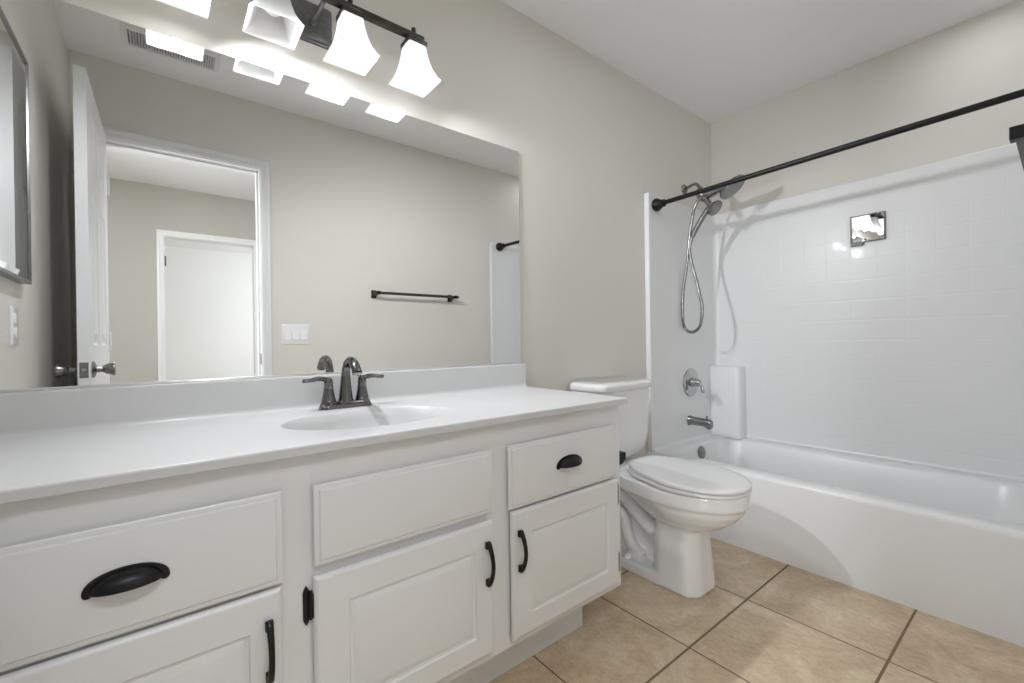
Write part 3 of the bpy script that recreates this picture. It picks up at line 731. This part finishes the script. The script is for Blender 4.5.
ss = thing('shower_surround', 'glossy white tile-patterned surround on the walls above the bathtub', 'shower surround', (2.5, -0.02, ZR))
ZS = 1.8172
bx(XT - 0.030, XT - 0.001, TY0 + 0.002, TY1 - 0.002, ZR + 0.0004, ZS).build('back_panel', GRID_BACK, ss, bevel=0.008, seg=3)
for y0, y1 in ((-0.028, -0.001), (YD + 0.001, YD + 0.028)):
    p = bx(2.126, XT - 0.029, y0, y1, ZR + 0.0004, ZS).build('side_panel', GRID_SIDE, ss, bevel=0.009, seg=3)
    yq = y0 if y0 > -1 else y1
    sg = -1 if y0 > -1 else 1
    # raised rolled flange along the free edge of the panel
    bx(2.126, 2.152, min(yq, yq + sg * 0.007), max(yq, yq + sg * 0.007), ZR + 0.002, ZS - 0.001).build('edge_flange', TUBM, p, bevel=0.003)
cov = MB()
def cove(path):
    rings = []
    for (x, y, nx, ny) in path:
        q = [(0.016 * (1 - math.sin(R(90 * k / 6))), 0.016 * (1 - math.cos(R(90 * k / 6)))) for k in range(7)] + [(-0.0005, 0.0)]
        rings.append([(x + nx * a_, y + ny * a_, ZR + 0.0004 + b_) for a_, b_ in q])
    cov.loft(rings)
XP = XT - 0.0302
cove([(2.16, -0.0282, 0, -1), (XP, -0.0282, -1, -1), (XP, YD + 0.0282, -1, 1), (2.16, YD + 0.0282, 0, 1)])
cov.build('base_cove', TUBM, ss, smooth=60)
cv = MB()
for y, s in ((-0.028, -1),):
    q = [(XT - 0.030 - 0.030 * (1 - math.sin(R(90 * k / 8))), y + s * 0.030 * (1 - math.cos(R(90 * k / 8)))) for k in range(9)]
    cv.loft([[(px, py, z) for px, py in q + [(XT - 0.028, y + 0.002)]] for z in (ZR, ZS - 0.003)])
cv.build('corner_cove', TUBM, ss, smooth=60)
col = MB().loft([rrect(2.782 + i, XT - 0.010, -0.220 + i, -0.020, 0.030, z, 6) for i, z in ((0, ZR + 0.0004), (0, 0.803), (0.003, 0.811), (0.010, 0.8145))])
col.build('corner_column', TUBM, ss, smooth=50)

# shaving mirror
sm = thing('shaving_mirror', 'small square mirror in a dark rim on the shower wall', 'mirror', (XT - 0.03, -0.842, 1.55))
MXF = XT - 0.031
def sqr(y0, y1, z0, z1, x): return [(x, y0, z0), (x, y1, z0), (x, y1, z1), (x, y0, z1)]
yA, yB, zA, zB = -0.914, -0.770, 1.484, 1.626
fm = MB().loft([sqr(yA, yB, zA, zB, MXF), sqr(yA, yB, zA, zB, MXF - 0.012), sqr(yA + 0.005, yB - 0.005, zA + 0.005, zB - 0.005, MXF - 0.012), sqr(yA + 0.005, yB - 0.005, zA + 0.005, zB - 0.005, MXF - 0.008)], True, False)
fm.add([(x, y, z) for x in (MXF, MXF - 0.012) for y, z in ((-0.770, 1.486), (-0.770, 1.468), (-0.820, 1.468), (-0.828, 1.486))], [(0, 1, 2, 3), (4, 5, 6, 7), (0, 1, 5, 4), (1, 2, 6, 5), (2, 3, 7, 6), (3, 0, 4, 7)])
fm.build('mirror_rim', DKRIM, sm, bevel=0.001)
mc_ = Vector((MXF - 0.0085, (yA + yB) / 2, (zA + zB) / 2))
nn = ((Vector((0, -1.4788, 0.996)) - mc_).normalized() + (Vector((0.20, -0.06, 1.905)) - mc_).normalized()).normalized()
def tilt(y, z, d): return (mc_.x - ((y - mc_.y) * nn.y + (z - mc_.z) * nn.z) / nn.x + d, y, z)
gq = [(yA + 0.004, zA + 0.004), (yB - 0.004, zA + 0.004), (yB - 0.004, zB - 0.004), (yA + 0.004, zB - 0.004)]
MB().loft([[tilt(y, z, 0.004) for y, z in gq], [tilt(y, z, 0) for y, z in gq]]).build('mirror_glass', MIRROR, sm)

# curtain rod
rd = thing('shower_rod', 'long black shower curtain rod across the bathtub', 'shower rod', (2.21, -0.76, 1.775))
RA, RB = Vector((2.199, TY1 - 0.0272, 1.756)), Vector((2.212, YD + 0.0292, 1.786))
RD_ = (RB - RA).normalized()
MB().tube([RA, RB], 0.0125, 18).build('rod', BLACK, rd, smooth=40)
for q, s in ((RA, -1), (RB, 1)):
    MB().lathe(q, (0, s, 0), [(0, 0.033), (0.006, 0.036), (0.016, 0.036), (0.034, 0.027), (0.042, 0.019), (0.046, 0.017), (0.048, 0.0205), (0.060, 0.0205), (0.062, 0.0135)]).build('rod_end', BLACK, rd, smooth=40)

# shower head with hand shower and hose
SXP = 2.50
sw = thing('overhead_shower', 'brushed nickel dual shower head with looping hose', 'shower head', (SXP, -0.01, 1.9))
MB().lathe((2.556, -0.0005, 1.926), (0, -1, 0), [(0, 0.031), (0.004, 0.031), (0.010, 0.026), (0.016, 0.014), (0.018, 0.010)]).build('wall_flange', NICKEL, sw, smooth=40)
MB().tube(catmull([(2.556, -0.010, 1.926), (2.545, -0.050, 1.932), (2.525, -0.090, 1.929), (2.506, -0.118, 1.910), (SXP, -0.140, 1.878)], 6), 0.0095, 14).build('shower_arm', NICKEL, sw, smooth=50)
dv = MB().lathe((SXP, -0.132, 1.888), (0, -0.35, -1), [(0, 0.013), (0.004, 0.017), (0.022, 0.018), (0.030, 0.016), (0.034, 0.029), (0.050, 0.032), (0.064, 0.029), (0.070, 0.020), (0.086, 0.018), (0.090, 0.010)], 22)
dv.tube(catmull([(SXP, -0.165, 1.835), (SXP, -0.205, 1.838), (SXP, -0.250, 1.850), (SXP, -0.290, 1.850)], 5), [0.024] * 5 + [0.023] * 5 + [0.026] * 6, 16)
dv.tube(catmull([(SXP, -0.158, 1.825), (SXP, -0.185, 1.785), (SXP, -0.200, 1.772)], 5), 0.016, 16)
dv.build('diverter', NICKEL, sw, smooth=50)
hn = Vector((0.10, -0.62, -0.78)).normalized()      # spray direction of the fixed head
hc = Vector((SXP, -0.322, 1.842))
hd = MB().lathe(hc - hn * 0.030, hn, [(0, 0.020), (0.008, 0.030), (0.018, 0.062), (0.026, 0.076), (0.034, 0.079), (0.042, 0.078), (0.045, 0.072)], 36)
ho = hd.build('fixed_head', NICKEL, sw, smooth=40)
MB().lathe(hc + hn * 0.014, hn, [(0, 0.070), (0.003, 0.070), (0.005, 0.064)], 36).build('spray_face', FACEG, ho, smooth=40)
k2 = 2.47 / 2.52
def hp(y, z, x=2.47):
    k = x / 2.52; return (x, (y + 1.4788) * k - 1.4788, 0.996 + (z - 0.996) * k)
# hand shower: handle rising from lower left to its head
h2 = MB().tube(catmull([hp(-0.070, 1.610), hp(-0.090, 1.645), hp(-0.122, 1.692), hp(-0.155, 1.735), hp(-0.185, 1.768)], 5), [0.012, 0.013, 0.0138, 0.014, 0.014] + [0.0145] * 5 + [0.015] * 5 + [0.0165] * 6, 14)
hh = h2.build('hand_shower', NICKEL, sw, smooth=50)
n2 = Vector((0.05, -0.75, -0.66)).normalized(); c2 = Vector(hp(-0.208, 1.757))
MB().lathe(c2 - n2 * 0.022, n2, [(0, 0.012), (0.006, 0.024), (0.016, 0.040), (0.026, 0.046), (0.034, 0.047), (0.040, 0.043)], 30).build('hand_head', NICKEL, hh, smooth=40)
MB().lathe(c2 + n2 * 0.0165, n2, [(0, 0.040), (0.003, 0.040), (0.004, 0.036)], 30).build('spray_face', FACEG, hh, smooth=40)
hs = catmull([hp(-0.140, 1.838), hp(-0.112, 1.822), hp(-0.088, 1.783), hp(-0.066, 1.690), hp(-0.050, 1.590), hp(-0.040, 1.500), hp(-0.026, 1.403), hp(-0.004, 1.281), hp(0.008, 1.189), hp(0.002, 1.100), hp(-0.022, 1.050), hp(-0.060, 1.032), hp(-0.098, 1.050), hp(-0.121, 1.095), hp(-0.128, 1.180), hp(-0.114, 1.260), hp(-0.092, 1.352), hp(-0.068, 1.440), hp(-0.054, 1.530), hp(-0.060, 1.580), hp(-0.072, 1.612)], 8)
# keep the loop clear of the wall panel
hs = [Vector((p.x - max(0, p.y + 0.042) * 1.0, min(p.y, -0.042), p.z)) for p in hs]
rr = [0.0082 + (0.0007 if i % 2 else 0) for i in range(len(hs))]
MB().tube(hs, rr, 12).build('hose', NICKEL, sw, smooth=60)

# valve trim and spout
vt = thing('shower_valve', 'round chrome valve plate with lever on the shower wall', 'shower valve', (2.553, -0.028, 0.722))
vp = MB().lathe((2.553, -0.0283, 0.722), (0, -1, 0), [(0, 0.086), (0.003, 0.088), (0.008, 0.084), (0.011, 0.066), (0.013, 0.044), (0.014, 0.036)], 40)
vp.build('valve_plate', CHROME, vt, smooth=40)
vh = MB().lathe((2.553, -0.042, 0.722), (0, -1, 0), [(0, 0.030), (0.010, 0.029), (0.030, 0.022), (0.044, 0.021), (0.052, 0.018), (0.054, 0.008)], 28).build('lever_hub', CHROME, vt, smooth=40)
MB().tube(catmull([(2.553, -0.084, 0.722), (2.556, -0.094, 0.712), (2.560, -0.102, 0.690), (2.562, -0.106, 0.662)], 5), [0.010] * 6 + [0.009] * 5 + [0.011] * 5, 14).build('lever', CHROME, vh, smooth=50)
ts = thing('tub_spout', 'brushed nickel tub spout below the valve plate', 'tub spout', (2.538, -0.028, 0.49))
spt = [rrect(2.538 - a, 2.538 + a, 0.488 - b + dz, 0.488 + b + dz, 0.02, 0) for a, b, dz in ((0.028, 0.030, 0), (0.026, 0.027, 0.001), (0.0245, 0.0245, 0.001), (0.0235, 0.0245, -0.001), (0.0235, 0.030, -0.008), (0.021, 0.027, -0.009))]
ys = (-0.0285, -0.036, -0.050, -0.125, -0.150, -0.166)
MB().loft([[(x, y, z) for x, z, _ in r] for r, y in zip(spt, ys)]).build('spout_body', NICKEL, ts, smooth=50)
MB().lathe((2.538, -0.138, 0.508), (0, 0, 1), [(0, 0.004), (0.010, 0.004), (0.012, 0.007), (0.018, 0.007), (0.020, 0.004)], 14).build('diverter_knob', NICKEL, ts, smooth=40)

# ------------------------------------------------------------------ things on the front and end walls
tb = thing('towel_bar', 'dark square towel bar on the beige wall beside the doorway', 'towel bar', (1.43, YD, 1.335))
for x in (1.138, 1.742):
    p = MB().loft([[(x + a * h, y, zc + b * g) for a, b in ((-1, -1), (1, -1), (1, 1), (-1, 1))] for h, g, zc, y in
                   ((0.017, 0.027, 1.332, YD + 0.0003), (0.017, 0.027, 1.332, YD + 0.010), (0.014, 0.024, 1.332, YD + 0.013), (0.0125, 0.0110, 1.335, YD + 0.040), (0.0125, 0.0110, 1.335, YD + 0.100))])
    p.build('bracket', BLACK, tb, bevel=0.0015)
bx(1.138, 1.775, YD + 0.073, YD + 0.094, 1.326, 1.344).build('bar', BRONZE, tb, bevel=0.002)

lsw = thing('light_switch', 'white three gang switch plate on the beige wall beside the door casing', 'light switch', (0.637, YD, 1.054))
MB().loft([[(x, y, z) for x, z, _ in rrect(0.555 + i, 0.719 - i, 0.991 + i, 1.117 - i, 0.005, 0, 4)] for i, y in ((0, YD + 0.0003), (0, YD + 0.003), (0.003, YD + 0.006))]).build('plate', PLAS, lsw, smooth=40)
for x in (0.591, 0.637, 0.683):
    r = MB().add([(x + sx * 0.0165, y, z) for sx in (-1, 1) for y, z in ((YD + 0.004, 1.0875), (YD + 0.0065, 1.0875), (YD + 0.008, 1.054), (YD + 0.0115, 1.0205), (YD + 0.004, 1.0205))],
                 [(0, 1, 2, 3, 4), (5, 6, 7, 8, 9), (0, 1, 6, 5), (1, 2, 7, 6), (2, 3, 8, 7), (3, 4, 9, 8), (4, 0, 5, 9)])
    r.build('rocker', PLAS, lsw, bevel=0.0008)

ol = thing('outlet', 'white outlet plate low on the end wall under the framed mirror', 'outlet', (XL, -0.47, 1.06))
MB().loft([[(x, y, z) for y, z, _ in rrect(-0.506 + i, -0.434 - i, 1.003 + i, 1.119 - i, 0.005, 0, 4)] for i, x in ((0, XL + 0.0003), (0, XL + 0.003), (0.003, XL + 0.006))]).build('plate', PLAS, ol, smooth=40)
for z in (1.040, 1.082):
    MB().lathe((XL + 0.005, -0.470, z), (1, 0, 0), [(0, 0.017), (0.003, 0.017), (0.0036, 0.0155)], 24).build('receptacle', PLAS, ol, smooth=40)

mc = thing('framed_mirror', 'mirror in a thin metal rim on the end wall beside the vanity mirror', 'mirror', (XL, -0.34, 1.54))
def yz(y0, y1, z0, z1, x): return [(x, y0, z0), (x, y1, z0), (x, y1, z1), (x, y0, z1)]
A = (-0.562, -0.130, 1.195, 1.895)
def ins(i, x): return yz(A[0] + i, A[1] - i, A[2] + i, A[3] - i, x)
MB().loft([ins(0, XL + 0.0005), ins(0, XL + 0.026), ins(0.009, XL + 0.026), ins(0.011, XL + 0.021)], True, False).build('rim', GREYF, mc)
MB().loft([ins(0.010, XL + 0.012), ins(0.010, XL + 0.0205), ins(0.028, XL + 0.0235)]).build('mirror_glass', MIRROR, mc)

cvn = thing('ceiling_vent', 'white slatted air vent on the bathroom ceiling', 'vent', (0.04, -1.22, ZC))
VX = (-0.145, 0.235, -1.305, -1.135)
def xy(i, z): return [(VX[0] + i, VX[2] + i, z), (VX[1] - i, VX[2] + i, z), (VX[1] - i, VX[3] - i, z), (VX[0] + i, VX[3] - i, z)]
MB().loft([xy(0, ZC - 0.0005), xy(0.001, ZC - 0.006), xy(0.022, ZC - 0.009), xy(0.024, ZC - 0.002)], False, False).build('vent_frame', TRIM, cvn)
bx(VX[0] + 0.02, VX[1] - 0.02, VX[2] + 0.02, VX[3] - 0.02, ZC - 0.0018, ZC - 0.0006).build('duct', GREYD, cvn)  # dark sheet standing in for the shade between the louvres
sl_ = MB()
for i in range(32):
    x = VX[0] + 0.029 + i * 0.0103
    sl_.add([(x, VX[2] + 0.023, ZC - 0.002), (x + 0.006, VX[2] + 0.023, ZC - 0.0085), (x + 0.0072, VX[2] + 0.023, ZC - 0.0085), (x + 0.0012, VX[2] + 0.023, ZC - 0.002),
             (x, VX[3] - 0.023, ZC - 0.002), (x + 0.006, VX[3] - 0.023, ZC - 0.0085), (x + 0.0072, VX[3] - 0.023, ZC - 0.0085), (x + 0.0012, VX[3] - 0.023, ZC - 0.002)],
            [(0, 1, 2, 3), (4, 5, 6, 7), (0, 1, 5, 4), (1, 2, 6, 5), (2, 3, 7, 6), (3, 0, 4, 7)])
sl_.build('louvres', TRIM, cvn)
